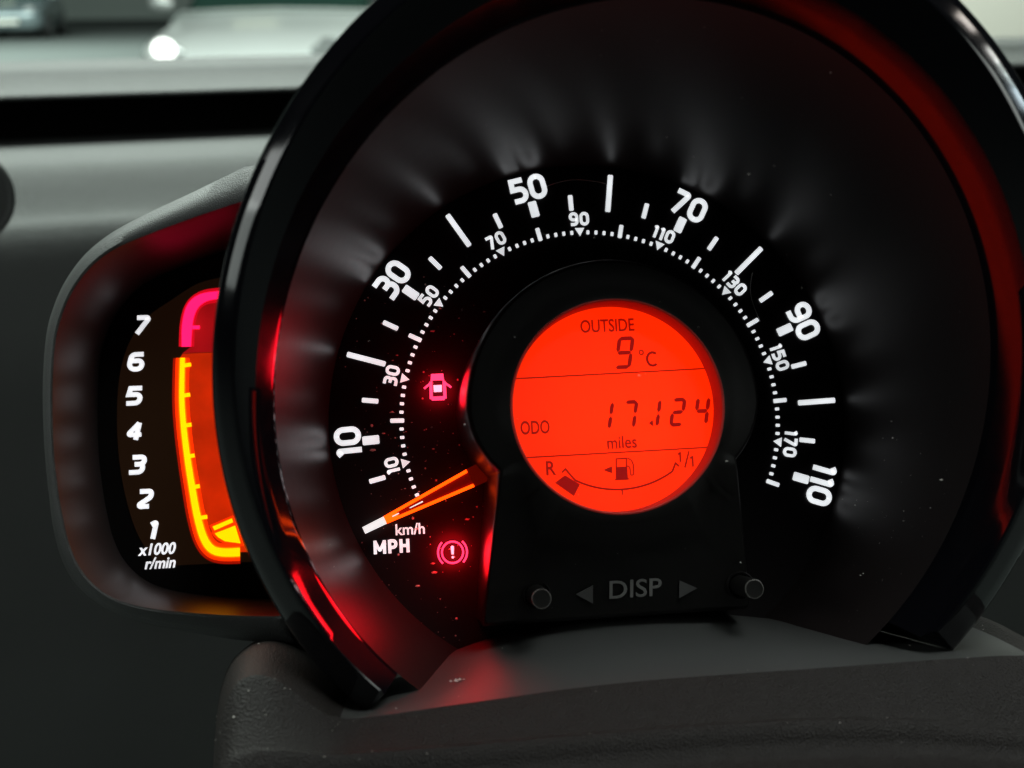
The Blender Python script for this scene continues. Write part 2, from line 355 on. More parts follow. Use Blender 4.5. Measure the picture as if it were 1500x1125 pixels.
# ================================================================== parked cars
def car(loc, rz, paint, lamp, label, name='parked_car'):
    root = empty(name, loc, (0, 0, rz), label, 'car', 'cars parked beyond the windscreen')
    # stations: distance from nose, half width, sill, bumper crease height, shoulder height, top height, top half width
    st = [(0.00, 0.50, 0.34, 0.48, 0.58, 0.60, 0.42), (0.06, 0.66, 0.26, 0.48, 0.64, 0.68, 0.52), (0.18, 0.78, 0.24, 0.50, 0.70, 0.745, 0.60),
          (0.45, 0.83, 0.22, 0.52, 0.75, 0.82, 0.66), (0.85, 0.85, 0.20, 0.54, 0.80, 0.885, 0.70), (1.15, 0.85, 0.20, 0.55, 0.84, 0.93, 0.72),
          (1.30, 0.85, 0.20, 0.56, 0.88, 0.97, 0.72), (3.2, 0.85, 0.20, 0.58, 0.93, 0.99, 0.70), (3.7, 0.80, 0.24, 0.58, 0.90, 0.97, 0.62), (3.78, 0.70, 0.34, 0.56, 0.82, 0.86, 0.55)]
    rows = []
    for y, hw, z0, z1, z2, z3, tw in crom(st, 4):
        half = [(0, z0), (hw * 0.80, z0), (hw * 0.97, z0 + 0.08), (hw, z1), (hw * 0.985, (z1 + z2) / 2), (hw * 0.94, z2), (tw, (z2 + z3 * 2) / 3 + 0.01), (tw * 0.6, z3 - 0.008), (0, z3)]
        rows.append([(-x, y, z) for x, z in half[1:][::-1][1:]][::1] if False else [(-x, y, z) for x, z in half] + [(x, y, z) for x, z in half[::-1][1:-1]])
    C = len(rows[0]); V = [p for r in rows for p in r]; Fc = []
    for i in range(len(rows) - 1):
        for j in range(C): Fc.append((i * C + j, i * C + (j + 1) % C, (i + 1) * C + (j + 1) % C, (i + 1) * C + j))
    Fc.append(tuple(range(C))); Fc.append(tuple((len(rows) - 1) * C + j for j in range(C))[::-1])
    b = mk('body', V, Fc, paint, root); smooth_by_angle(b, 40)
    # cabin
    cab = [(1.25, 0.66, 0.955, 0.66), (2.0, 0.60, 1.44, 0.52), (2.5, 0.60, 1.48, 0.53), (3.2, 0.60, 1.42, 0.50), (3.66, 0.64, 0.97, 0.60)]
    top = [(-tw, y, z) for y, _, z, tw in cab], [(tw, y, z) for y, _, z, tw in cab]
    v = top[0] + top[1]; n = len(cab)
    base = [(-0.70, 1.25, 0.90), (0.70, 1.25, 0.90), (0.66, 3.66, 0.93), (-0.66, 3.66, 0.93)]
    mk('windscreen', [v[0], v[n], v[n + 1], v[1]], [(0, 1, 2, 3)], M['car_glass'], root)
    mk('roof', [v[1], v[n + 1], v[n + 2], v[2], v[3], v[n + 3]], [(0, 1, 2, 3), (3, 2, 5, 4)], paint, root)
    mk('rear_window', [v[3], v[n + 3], v[n + 4], v[4]], [(0, 1, 2, 3)], M['car_glass'], root)
    for s in (0, 1):
        q = top[s]; bx = -0.74 if s == 0 else 0.74
        mk('side_window', [q[0], q[1], q[2], q[3], q[4], (bx, 3.6, 0.93), (bx, 1.3, 0.90)], [(0, 1, 2, 3, 4, 5, 6)], M['car_glass'], root)
        sg = -1 if s == 0 else 1
        for y in (0.72, 3.05):
            nn = 20; vv = []
            for x in (sg * 0.66, sg * 0.86):
                vv += [(x, y + 0.31 * cos(2 * pi * k / nn), 0.31 + 0.31 * sin(2 * pi * k / nn)) for k in range(nn)]
            wv = mk('wheel', vv, [tuple(range(nn)), tuple(range(2 * nn - 1, nn - 1, -1))] + [(k, (k + 1) % nn, nn + (k + 1) % nn, nn + k) for k in range(nn)], M['tyre'], root)
            rr = [(sg * 0.865, y + 0.2 * cos(2 * pi * k / nn), 0.31 + 0.2 * sin(2 * pi * k / nn)) for k in range(nn)]
            mk('rim', rr, [tuple(range(nn))], M['headlight_off'], wv)
        # headlight: lens shaped blob let into the wing
        vv = []; ff = []; nu, nv = 8, 12
        for i in range(nu + 1):
            for j in range(nv):
                t = pi * i / nu; p = 2 * pi * j / nv
                vv.append((sg * 0.55 + 0.13 * sin(t) * cos(p), 0.10 + 0.06 * cos(t) + 0.10 * abs(sin(t) * cos(p)) * (1 if cos(p) * sg > 0 else -0.3), 0.705 + 0.055 * sin(t) * sin(p)))
        for i in range(nu):
            for j in range(nv): ff.append((i * nv + j, i * nv + (j + 1) % nv, (i + 1) * nv + (j + 1) % nv, (i + 1) * nv + j))
        mk('headlight', vv, ff, M['headlight_off'], root, smooth=True)
        vv = [(sg * 0.555 + 0.058 * cos(2 * pi * k / 12) * 1.4, 0.030, 0.725 + 0.07 * sin(2 * pi * k / 12)) for k in range(12)]
        mk('lamp', vv, [tuple(range(12))], lamp if s == 0 else M['headlight_off'], root)
        vv = []; ff = []
        for i in range(7):
            for j in range(10):
                t = pi * i / 6; p = 2 * pi * j / 10
                vv.append((sg * 0.93 + 0.10 * sin(t) * cos(p), 1.42 + 0.05 * cos(t), 1.0 + 0.065 * sin(t) * sin(p)))
        for i in range(6):
            for j in range(10): ff.append((i * 10 + j, i * 10 + (j + 1) % 10, (i + 1) * 10 + (j + 1) % 10, (i + 1) * 10 + j))
        mk('mirror', vv, ff, paint, root, smooth=True)
    slab('grille', -0.34, 0.34, -0.012, 0.05, 0.42, 0.55, M['car_dark'], root)
    slab('number_plate', -0.26, 0.26, -0.022, -0.012, 0.38, 0.48, M['wall'], root)
    slab('pale_panel', -0.42, -0.05, 1.52, 1.53, 1.06, 1.20, M['cream'], root).rotation_euler = (0, 0, 0)  # plain cream panel set at the windscreen
    return root
car((-1.08, 7.2, 0), radians(-4), M['silver'], M['headlight'], 'silver car parked facing the windscreen, one headlight shining')
car((-9.6, 27.5, 0), radians(8), M['blue_grey'], M['headlight'], 'blue-grey car far off at the upper left corner of the view', 'parked_car')

# ================================================================== dashboard
DY = 0.17                        # the dash runs slightly askew to the dial
dash = empty('dashboard', (-0.19, 0.30, 0.90), (0, 0, 0), 'grey grained plastic dashboard top behind the gauges', 'dashboard')
def drow(y, z, dx=0): return [(-0.75 + 1.6 * i / 40 + 0.19, y - 0.30 + DY * (-0.75 + 1.6 * i / 40 + 0.19), z - 0.90) for i in range(41)]
grid('upper_panel', [drow(0.82, 1.010), drow(0.66, 1.0385), drow(0.62, 1.0418), drow(0.58, 1.0425), drow(0.52, 1.0425), drow(0.50, 1.0418), drow(0.497, 1.0385), drow(0.366, 1.0400), drow(0.3625, 1.0392), drow(0.3615, 1.0378), drow(0.364, 1.0370)], M['dash'], dash)
grid('recess', [drow(0.3645, 1.0372), drow(0.43, 1.036), drow(0.43, 1.012), drow(0.395, 1.0118)], M['dash_black'], dash)
prof = [(0.400, 1.0130), (0.372, 1.0150), (0.355, 1.0156), (0.330, 1.0157), (0.306, 1.0154), (0.296, 1.0144), (0.290, 1.0120), (0.283, 1.0070), (0.275, 1.0005), (0.268, 0.9955), (0.259, 0.9905),
        (0.250, 0.9728), (0.243, 0.9446), (0.236, 0.90), (0.225, 0.851), (0.215, 0.74), (0.21, 0.35)]
grid('lower_panel', [drow(*p) for p in crom(prof, 3)], M['dash'], dash)
# round air vent at the far end
vent = empty('air_vent', (-0.19 - 0.0205, 0.2235, 1.016), (radians(70), 0, radians(14)), None, None); vent.parent = dash
vent.location = (-0.019, -0.092, 0.1155)
def torus(name, R, r, m, parent, n=48, k=12, sq=1.0):
    V = []; Fc = []
    for i in range(n):
        for j in range(k):
            a = 2 * pi * i / n; b = 2 * pi * j / k
            V.append(((R + r * cos(b)) * cos(a), (R + r * cos(b)) * sin(a) * sq, r * sin(b)))
    for i in range(n):
        for j in range(k): Fc.append((i * k + j, ((i + 1) % n) * k + j, ((i + 1) % n) * k + (j + 1) % k, i * k + (j + 1) % k))
    return mk(name, V, Fc, m, parent, smooth=True)
torus('ring', 0.0185, 0.0014, M['dash'], vent)
mk('vent_opening', [(0.0175 * cos(2 * pi * i / 40), 0.0175 * sin(2 * pi * i / 40), 0.0005) for i in range(40)], [tuple(range(40))], M['rim_grey'], vent)

# windscreen pane
ws = mk('windscreen', [(-0.8, 0.86, 1.02), (0.8, 0.86, 1.02), (0.7, 0.24, 1.50), (-0.7, 0.24, 1.50), (-0.8, 0.864, 1.02), (0.8, 0.864, 1.02), (0.7, 0.244, 1.50), (-0.7, 0.244, 1.50)],
        [(0, 1, 2, 3), (7, 6, 5, 4), (0, 1, 5, 4), (1, 2, 6, 5), (2, 3, 7, 6), (3, 0, 4, 7)], M['glass'])
ws['label'] = 'clear windscreen glass sloping up from the dashboard'; ws['category'] = 'windscreen'

# the car's own roof, out of view, added to shade the cabin
rf = slab('roof', -0.75, 0.75, -1.6, 0.235, 1.50, 1.55, M['dash_black']); rf['kind'] = 'structure'

# ================================================================== steering column cover
colm = empty('steering_column_cover', HUB, (TILT, 0, 0), 'black grained plastic steering column cover under the speedometer', 'column cover')
XC = [-1.46, -1.41, -1.385, -1.35, -1.31, -1.256, -1.19, -1.10, -1.03, -0.97, -0.91, -0.82, -0.70, -0.50, -0.25, 0.0, 0.25, 0.5, 0.8, 0.95, 1.04, 1.16, 1.276, 1.34, 1.40, 1.51, 1.62]
RW = [
 (-0.9, [-2.0, -1.5, -1.2, -1.1, -1.05, -1.02, -1.0, -1.0, -1.02, -1.05, -1.06, -1.05, -1.02, -0.98, -0.95, -0.94, -0.95, -0.97, -1.0, -1.02, -1.03, -1.04, -1.0, -0.98, -1.02, -1.2, -1.6]),
 (-0.1, [-1.8, -1.25, -1.02, -0.90, -0.84, -0.80, -0.79, -0.82, -0.88, -0.94, -0.98, -0.96, -0.91, -0.85, -0.80, -0.775, -0.785, -0.815, -0.862, -0.888, -0.90, -0.93, -0.86, -0.83, -0.88, -1.05, -1.4]),
 (0.15, [-1.8, -1.22, -0.98, -0.86, -0.80, -0.765, -0.765, -0.81, -0.88, -0.94, -0.965, -0.945, -0.905, -0.842, -0.79, -0.769, -0.778, -0.807, -0.856, -0.88, -0.884, -0.92, -0.845, -0.812, -0.865, -1.02, -1.4]),
 (0.45, [-1.8, -1.20, -0.95, -0.83, -0.775, -0.75, -0.757, -0.81, -0.88, -0.94, -0.957, -0.943, -0.917, -0.873, -0.838, -0.825, -0.828, -0.845, -0.872, -0.887, -0.892, -0.90, -0.86, -0.84, -0.885, -1.02, -1.4]),
 (0.72, [-1.8, -1.22, -0.97, -0.85, -0.80, -0.785, -0.80, -0.86, -0.91, -0.935, -0.94, -0.935, -0.925, -0.91, -0.893, -0.885, -0.885, -0.887, -0.890, -0.892, -0.893, -0.895, -0.90, -0.905, -0.93, -1.05, -1.4]),
 (0.76, [-1.8, -1.23, -0.98, -0.86, -0.815, -0.80, -0.82, -0.88, -0.92, -0.943, -0.950, -0.946, -0.937, -0.922, -0.906, -0.898, -0.898, -0.90, -0.902, -0.903, -0.905, -0.907, -0.91, -0.918, -0.94, -1.06, -1.4]),
 (0.81, [-1.8, -1.26, -1.04, -0.94, -0.90, -0.89, -0.90, -0.94, -0.965, -0.978, -0.984, -0.982, -0.976, -0.966, -0.955, -0.950, -0.951, -0.955, -0.968, -0.977, -0.983, -0.99, -1.0, -1.01, -1.03, -1.1, -1.4]),
 (0.86, [-1.8, -1.28, -1.08, -1.00, -0.98, -0.975, -0.98, -0.995, -1.005, -1.010, -1.0135, -1.0135, -1.0135, -1.0125, -1.009, -1.009, -1.011, -1.019, -1.043, -1.069, -1.085, -1.10, -1.11, -1.12, -1.13, -1.17, -1.4]),
 (0.875, [-1.8, -1.29, -1.10, -1.02, -1.0, -0.99, -0.992, -1.002, -1.010, -1.014, -1.017, -1.017, -1.017, -1.016, -1.013, -1.013, -1.015, -1.023, -1.047, -1.073, -1.09, -1.105, -1.115, -1.125, -1.135, -1.175, -1.4]),
 (0.89, [-1.8, -1.31, -1.13, -1.07, -1.05, -1.045, -1.045, -1.045, -1.045, -1.045, -1.045, -1.045, -1.045, -1.044, -1.041, -1.041, -1.043, -1.05, -1.074, -1.1, -1.115, -1.13, -1.14, -1.15, -1.16, -1.2, -1.45]),
 (0.93, [-1.8, -1.36, -1.22, -1.17, -1.15, -1.14, -1.14, -1.14, -1.14, -1.14, -1.14, -1.14, -1.14, -1.13, -1.12, -1.12, -1.12, -1.13, -1.15, -1.17, -1.18, -1.2, -1.2, -1.2, -1.21, -1.25, -1.5]),
 (1.30, [-1.9, -1.45, -1.32, -1.28, -1.25, -1.24, -1.22, -1.21, -1.2, -1.2, -1.2, -1.19, -1.18, -1.17, -1.16, -1.16, -1.16, -1.17, -1.19, -1.21, -1.22, -1.24, -1.25, -1.25, -1.27, -1.32, -1.6]),
]
rows = []
for z, ys in RW:
    r = []
    for x, y in zip(XC, ys):
        k = max(0.0, min(1.0, (-0.95 - x) / 0.4)); r.append((x + 0.19 * (z - 0.5) * k, y, z))
    rows.append(crom(r, 3))
dense = []
for j in range(len(rows[0])): dense.append(crom([rows[i][j] for i in range(len(rows))], 3))
dense = [[(x, y - 1.4, z) for x, y, z in dense[0]]] + dense + [[(x, y - 1.4, z) for x, y, z in dense[-1]]]   # side and front skirts
dense = [c + [(c[-1][0], c[-1][1] - 0.06, c[-1][2] + 0.02), (c[-1][0], c[-1][1] - 1.4, c[-1][2] + 0.02)] for c in dense]
nj, ni = len(dense), len(dense[0])
def patch(name, keep, m):
    idx = {}; V = []; Fc = []
    for j in range(nj - 1):
        for i in range(ni - 1):
            if keep(j, i):
                f = []
                for q in ((j, i), (j + 1, i), (j + 1, i + 1), (j, i + 1)):
                    if q not in idx: idx[q] = len(V); V.append(dense[q[0]][q[1]])
                    f.append(idx[q])
                Fc.append(tuple(f))
    return mk(name, V, Fc, m, colm, smooth=True, scale=S)
on_ledge = lambda j, i: 28 <= j < 67 and i < 13
patch('ledge', on_ledge, M['ledge'])
patch('grained_cover', lambda j, i: not on_ledge(j, i), M['shroud'])

# dust on the cover: fine specks, thickest on the shoulder, and one pale crumb on the ledge
V = []; Fc = []
def speck(p, r):
    b = len(V); k = random.choice((3, 4, 5)); a0 = random.random() * 6.28
    for i in range(k):
        a = a0 + 2 * pi * i / k; V.append((p[0] + r * cos(a) * random.uniform(0.7, 1.4), p[1] + 0.0008, p[2] + r * sin(a)))
    V.append((p[0], p[1] + r * 0.9, p[2]))
    for i in range(k): Fc.append((b + i, b + (i + 1) % k, b + k))
NJ, NI = len(dense), len(dense[0])
for _ in range(420):
    j = random.randrange(1, NJ - 2); i = random.randrange(NI - 6); u, v = random.random(), random.random()
    q = [dense[j][i], dense[j + 1][i], dense[j + 1][i + 1], dense[j][i + 1]]
    p = [((a * (1 - u) + b * u) * (1 - v) + (d * (1 - u) + c * u) * v) for a, b, c, d in zip(*q)]
    if p[0] > -0.9 and random.random() < 0.55: continue
    speck(p, 0.0011 + 0.0030 * random.random() ** 5)
for _ in range(16): speck((-0.60 + random.gauss(0, 0.012), -0.893 + random.random() * 0.004, 0.50 + random.gauss(0, 0.012)), random.uniform(0.002, 0.006))
o = mk('dust', V, Fc, M['dust'], colm, scale=S); o['kind'] = 'stuff'

# ================================================================== speedometer
spd = empty('speedometer', HUB, (TILT, 0, 0), 'round speedometer with red display and glossy black bezel', 'speedometer')
CX, CY, TY = 0.030, -0.047, 0.40
RS, HS = 1.158, 0.82           # seam between wall and bezel
disc('dial_face', 1.05, 0.0, M['dial'], spd, 160, thick=0.05)
# flared wall between dial and bezel
pr = []
for k in range(9):
    t = k / 8; e = t ** 0.82
    pr.append((1.036 + (RS - 1.036) * e, HS * t, CX * t, CY * t, TY * t))
sweep('dial_wall', pr, M['cone'], spd, n=200)
# glossy bezel, open at the bottom
B0, B1 = radians(-40.5), radians(180 + 44.5)
FL = [(-60, 20), (-40, 21), (-20, 21), (0, 18.6), (15, 16.4), (30, 14.0), (45, 12.0), (60, 10.6), (90, 9.5), (120, 11.5), (150, 13.5), (180, 14), (196, 14.5), (206, 22), (240, 23)]
def flare(a):
    d = math.degrees(a)
    for (a0_, f0_), (a1_, f1_) in zip(FL, FL[1:]):
        if d <= a1_: return radians(f0_ + (f1_ - f0_) * max(0.0, (d - a0_) / (a1_ - a0_)))
    return radians(FL[-1][1])
def bezel_rows(a):
    t = math.tan(flare(a)); rc = RS + 0.148 * t
    return [(RS, HS, 0.030, -0.047), (RS + 0.03 * t, 0.85, 0.0305, -0.0468), (RS + 0.075 * t, 0.895, 0.0315, -0.0465), (RS + 0.11 * t, 0.93, 0.032, -0.046), (rc, 0.968, 0.033, -0.045),
            (rc * 0.55 + 1.243 * 0.45, 0.992, 0.036, -0.025), (1.242, 1.018, 0.040, -0.004), (1.248, 1.022, 0.041, -0.004), (1.256, 1.021, 0.042, -0.005), (1.266, 1.016, 0.043, -0.006), (1.305, 0.994, 0.050, -0.012),
            (1.332, 0.978, 0.056, -0.016), (1.343, 0.965, 0.059, -0.019), (1.348, 0.945, 0.060, -0.02), (1.345, 0.80, 0.060, -0.02), (1.335, 0.5, 0.058, -0.025), (1.32, 0.1, 0.05, -0.03), (1.30, -0.4, 0.04, -0.04), (1.29, -0.9, 0.04, -0.04), (1.26, -0.9, 0.04, -0.04), (1.165, 0.5, 0.03, -0.047)]
NB = 260; V = []; Fc = []; K_ = len(bezel_rows(0))
for i in range(NB + 1):
    a = B0 + (B1 - B0) * i / NB
    for r, h, cx, cy in bezel_rows(a):
        x = cx + r * cos(a); y = cy + r * sin(a); V.append((x, y, h + TY * y))
for i in range(NB):
    for k in range(K_): Fc.append((i * K_ + k, (i + 1) * K_ + k, (i + 1) * K_ + (k + 1) % K_, i * K_ + (k + 1) % K_))
Fc.append(tuple(range(K_))); Fc.append(tuple(NB * K_ + k for k in range(K_ - 1, -1, -1)))
bez = mk('bezel', V, Fc, M['gloss_black'], spd, scale=S)
smooth_by_angle(bez, 28)
# clear cover across the opening
lens = sweep('lens', [(RS - 0.002, HS - 0.005, CX, CY, TY), (0.9, HS, CX, CY, TY), (0.5, HS + 0.005, CX, CY, TY), (0.02, HS + 0.006, CX, CY, TY)], M['lens'], spd, n=96)

A0, DA = 203.058, 2.01662        # degrees at 0 mph, degrees per mph
def ang(mph): return radians(A0 - DA * mph)
def rad(mph):
    a = ang(mph); c, s_ = cos(a), sin(a)
    return lambda x, y: (y * c + x * s_, y * s_ - x * c)     # y outward along the radius, x clockwise
ZT = 0.004
def bar_shape(r0, r1, wd):
    F = Flat(); c = min(wd * 0.16, 0.0035)
    F.poly([(-wd / 2, r0 + c), (-wd / 2 + c, r0), (wd / 2 - c, r0), (wd / 2, r0 + c), (wd / 2, r1 - c), (wd / 2 - c, r1), (-wd / 2 + c, r1), (-wd / 2, r1 - c)]); return F
protos = {}
def tick(kind, mph, r0, r1, wd, m):
    """first one is built at its angle 0; copies share the mesh and turn about the hub"""
    if kind not in protos:
        o = bar_shape(r0, r1, wd).build(kind, m, None, ZT); protos[kind] = o.data
        o.parent = spd; o.rotation_euler = (0, 0, ang(mph) - pi / 2); return o
    o = bpy.data.objects.new(kind, protos[kind]); COL.objects.link(o); o.parent = spd
    o.rotation_euler = (0, 0, ang(mph) - pi / 2); return o
for v in range(20, 101, 20): tick('long_tick', v, 0.845, 1.0, 0.0210, M['white_glow'])
for v in range(10, 111, 20): tick('wide_tick', v, 0.844, 0.909, 0.034, M['white_glow'])
for v in range(5, 106, 10): tick('short_tick', v, 0.847, 0.911, 0.0185, M['white_glow'])
for v in range(10, 111, 20):
    F = word(str(v), 0.105, 0.0208, 0.007, 0.98)
    F.build('numeral', M['white_glow'], spd, ZT, lambda x, y, T=rad(v): T(x, y + 0.965))
K = 1 / 1.609
for v in range(20, 181, 20): tick('kilometre_tick', v * K, 0.744, 0.798, 0.0165, M['white_glow_small'])
for v in range(2, 180, 2):
    if v % 20 and v % 20 != 10: tick('minor_tick', v * K, 0.747, 0.763, 0.0115, M['white_glow_small'])
for v in range(10, 180, 20):
    F = Flat(); F.poly([(-0.019, 0.773), (0.0, 0.740), (0.019, 0.773)])
    F.build('kilometre_marker', M['white_glow_small'], spd, ZT, rad(v * K))
    F = word(str(v), 0.056, 0.0118, 0.005, 0.96)
    F.build('kilometre_numeral', M['white_glow_small'], spd, ZT, lambda x, y, T=rad(v * K): T(x, y + 0.811))
word('MPH', 0.055, 0.0120, 0.008, 0.86).build('unit_lettering', M['white_glow_small'], spd, ZT, lambda x, y: (x - 0.813, y - 0.457))
text('km/h', 'unit_lettering', M['white_glow_small'], spd, (-0.795, -0.416, 0.112, 0.043), ZT, 0.004, 0.014)

# ---- pod with the round display
def pod_r(a):
    d = math.degrees(a) % 360
    if 0 <= d <= 180: return 0.528 - 0.010 * abs(d - 90) / 90
    lim = 206.0
    m_ = d if d <= 270 else 540 - d          # mirrored angle 180..270
    if m_ <= lim: return 0.518 - 0.052 * ((m_ - 180) / (lim - 180)) ** 1.4
    c, s_ = cos(radians(m_)), sin(radians(m_))
    # neck side: line from (-0.419,-0.204) to (-0.492,-0.745); bottom at y=-0.745
    x1, y1, x2, y2 = -0.419, -0.204, -0.492, -0.745
    den = c * (y2 - y1) - s_ * (x2 - x1); rs = (x1 * (y2 - y1) - y1 * (x2 - x1)) / den
    rb = -0.745 / s_
    return rb if rs <= 0 else min(rs, rb)
def pod_z(y): return 0.50 if y > -0.22 else 0.50 - 0.40 * (-0.22 - y)
NP = 360
rings = []
for off, zf in ((0.022, None), (0.010, 0.80), (0.004, 0.93), (-0.004, 0.985), (-0.014, 1.0)):
    r_ = []
    for i in range(NP):
        a = 2 * pi * i / NP; r = pod_r(a) + off; x, y = r * cos(a), r * sin(a)
        r_.append((x, y, 0.0 if zf is None else pod_z(y) * zf))
    rings.append(r_)
V = [p for r in rings for p in r]
side = mk('pod_side', V, [(k * NP + i, k * NP + (i + 1) % NP, (k + 1) * NP + (i + 1) % NP, (k + 1) * NP + i) for k in range(len(rings) - 1) for i in range(NP)], M['pod_side'], spd, smooth=True, scale=S)
rings = []
for t in (0, 0.15, 0.4, 0.7, 0.9, 1.0):
    r_ = []
    for i in range(NP):
        a = 2 * pi * i / NP; ro = pod_r(a) - 0.014; r = ro + (0.374 - ro) * t; x, y = r * cos(a), r * sin(a)
        zz = pod_z(y); zz = max(zz, 0.50 + (0.545 - 0.50) * t) if t > 0.85 else zz + 0.03 * t * (1 if y > -0.3 else 0.3)
        r_.append((x, y, zz))
    rings.append(r_)
V = [p for r in rings for p in r]
mk('pod_face', V, [(k * NP + i, k * NP + (i + 1) % NP, (k + 1) * NP + (i + 1) % NP, (k + 1) * NP + i) for k in range(len(rings) - 1) for i in range(NP)], M['pod'], spd, smooth=True, scale=S)
sweep('display_rim', [(0.376, 0.544, 0, 0, 0), (0.371, 0.549, 0, 0, 0), (0.366, 0.545, 0, 0, 0), (0.364, 0.440, 0, 0, 0)], M['lcd_wall'], spd, n=128)
scr = disc('display_screen', 0.3604, 0.489, M['lcd'], spd, 128, -0.0087, -0.0037)
scr.scale = (1.0128, 1.0128, 1); scr.location = (0.0088 * S, 0.0037 * S, -0.044 * S)
ZL = 0.4905
def seg_digit(ch, xr, y0, wd, h, name='digit'):
    on = {'1': 'bc', '7': 'abc', '2': 'abged', '4': 'fgbc', '9': 'abcdfg'}[ch]
    F = Flat(); t = 0.0135; q = 0.0022; sl = 0.2
    def T(p): return (xr - wd + p[0] + sl * p[1], y0 + p[1])
    def H(y): F.poly([T(p) for p in ((q + t * .3, y), (q + t * .8, y + t / 2), (wd - q - t * .8, y + t / 2), (wd - q - t * .3, y), (wd - q - t * .8, y - t / 2), (q + t * .8, y - t / 2))])
    def Vs(x, ya, yb): F.poly([T(p) for p in ((x, ya + q), (x - t / 2, ya + q + t * .6), (x - t / 2, yb - q - t * .6), (x, yb - q), (x + t / 2, yb - q - t * .6), (x + t / 2, ya + q + t * .6))])
    if 'a' in on: H(h - t / 2)
    if 'g' in on: H(h / 2)
    if 'd' in on: H(t / 2)
    if 'b' in on: Vs(wd - t / 2, h / 2, h - t * .2)
    if 'c' in on: Vs(wd - t / 2, t * .2, h / 2)
    if 'f' in on: Vs(t / 2, h / 2, h - t * .2)
    if 'e' in on: Vs(t / 2, t * .2, h / 2)
    return F.build(name, M['lcd_dark'], scr, ZL, thick=0.001)
seg_digit('9', 0.063, 0.132, 0.061, 0.115)
for ch, xr in zip('17124', (-0.022, 0.064, 0.148, 0.236, 0.323)): seg_digit(ch, xr, -0.080, 0.052, 0.101)
F = Flat(); F.poly([(0.113, -0.063), (0.129, -0.051), (0.130, -0.076)]); F.build('separator', M['lcd_dark'], scr, ZL, thick=0.001)
text('OUTSIDE', 'lettering', M['lcd_text'], scr, (-0.106, 0.266, 0.192, 0.046), ZL, 0.001, 0.010)
text('ODO', 'lettering', M['lcd_text'], scr, (-0.338, -0.082, 0.102, 0.048), ZL, 0.001, 0.016)
text('miles', 'lettering', M['lcd_text'], scr, (-0.038, -0.147, 0.105, 0.045), ZL, 0.001, 0.012)
text('R', 'lettering', M['lcd_text'], scr, (-0.257, -0.226, 0.034, 0.049), ZL, 0.001, 0.012)
F = Flat(); F.ribbon([(0.105 + 0.007 * cos(2 * pi * k / 16), 0.188 + 0.008 * sin(2 * pi * k / 16)) for k in range(16)], 0.0048, True)
F.ribbon([(0.144 + 0.020 * cos(radians(a)), 0.163 + 0.0235 * sin(radians(a))) for a in range(48, 313, 12)], 0.0085)
F.build('degree_symbol', M['lcd_dark'], scr, ZL, thick=0.001)
for y0, y1, xa, xb in ((0.115, 0.121, -0.345, 0.345), (-0.161, -0.158, -0.326, 0.326)):
    F = Flat(); F.ribbon([(xa, y0), (xb, y1)], 0.0042); F.build('divider_line', M['lcd_text'], scr, ZL, thick=0.001)
F = Flat(); F.ribbon([(-0.203, -0.219), (-0.190, -0.207)] + [(0.003 + 0.345 * sin(radians(a)), 0.057 - 0.345 * cos(radians(a))) for a in range(-32, 36, 4)][1:] + [(0.199, -0.207), (0.211, -0.219)], 0.0062)
F.ribbon([(0.004, -0.289), (0.004, -0.307)], 0.005); F.build('fuel_scale', M['lcd_text'], scr, ZL, thick=0.001)
F = Flat(); F.poly([(-0.193, -0.229), (-0.143, -0.263), (-0.166, -0.302), (-0.229, -0.253)]); F.build('fuel_block', M['lcd_dark'], scr, ZL, thick=0.001)
F = Flat(); F.poly([(-0.059, -0.218), (-0.026, -0.206), (-0.027, -0.231)]); F.build('fuel_arrow', M['lcd_dark'], scr, ZL, thick=0.001)
F = Flat(); F.ribbon([(-0.013, -0.250), (-0.010, -0.182), (0.026, -0.181), (0.024, -0.250)], 0.005)
F.poly([(-0.012, -0.250), (-0.010, -0.210), (0.025, -0.210), (0.024, -0.250)]); F.ribbon([(-0.019, -0.253), (0.030, -0.253)], 0.006)
F.ribbon(fillet([(0.030, -0.180), (0.044, -0.190), (0.049, -0.205), (0.049, -0.240), (0.037, -0.242), (0.036, -0.213), (0.028, -0.208)], 0.008), 0.0045)
F.build('fuel_pump', M['lcd_dark'], scr, ZL, thick=0.001)
F = Flat(); F.ribbon([(0.209, -0.178), (0.218, -0.172), (0.217, -0.205)], 0.0058); F.ribbon([(0.250, -0.168), (0.231, -0.225)], 0.0052); F.ribbon([(0.252, -0.193), (0.261, -0.188), (0.260, -0.223)], 0.0058)
F.build('full_mark', M['lcd_text'], scr, ZL, thick=0.001)

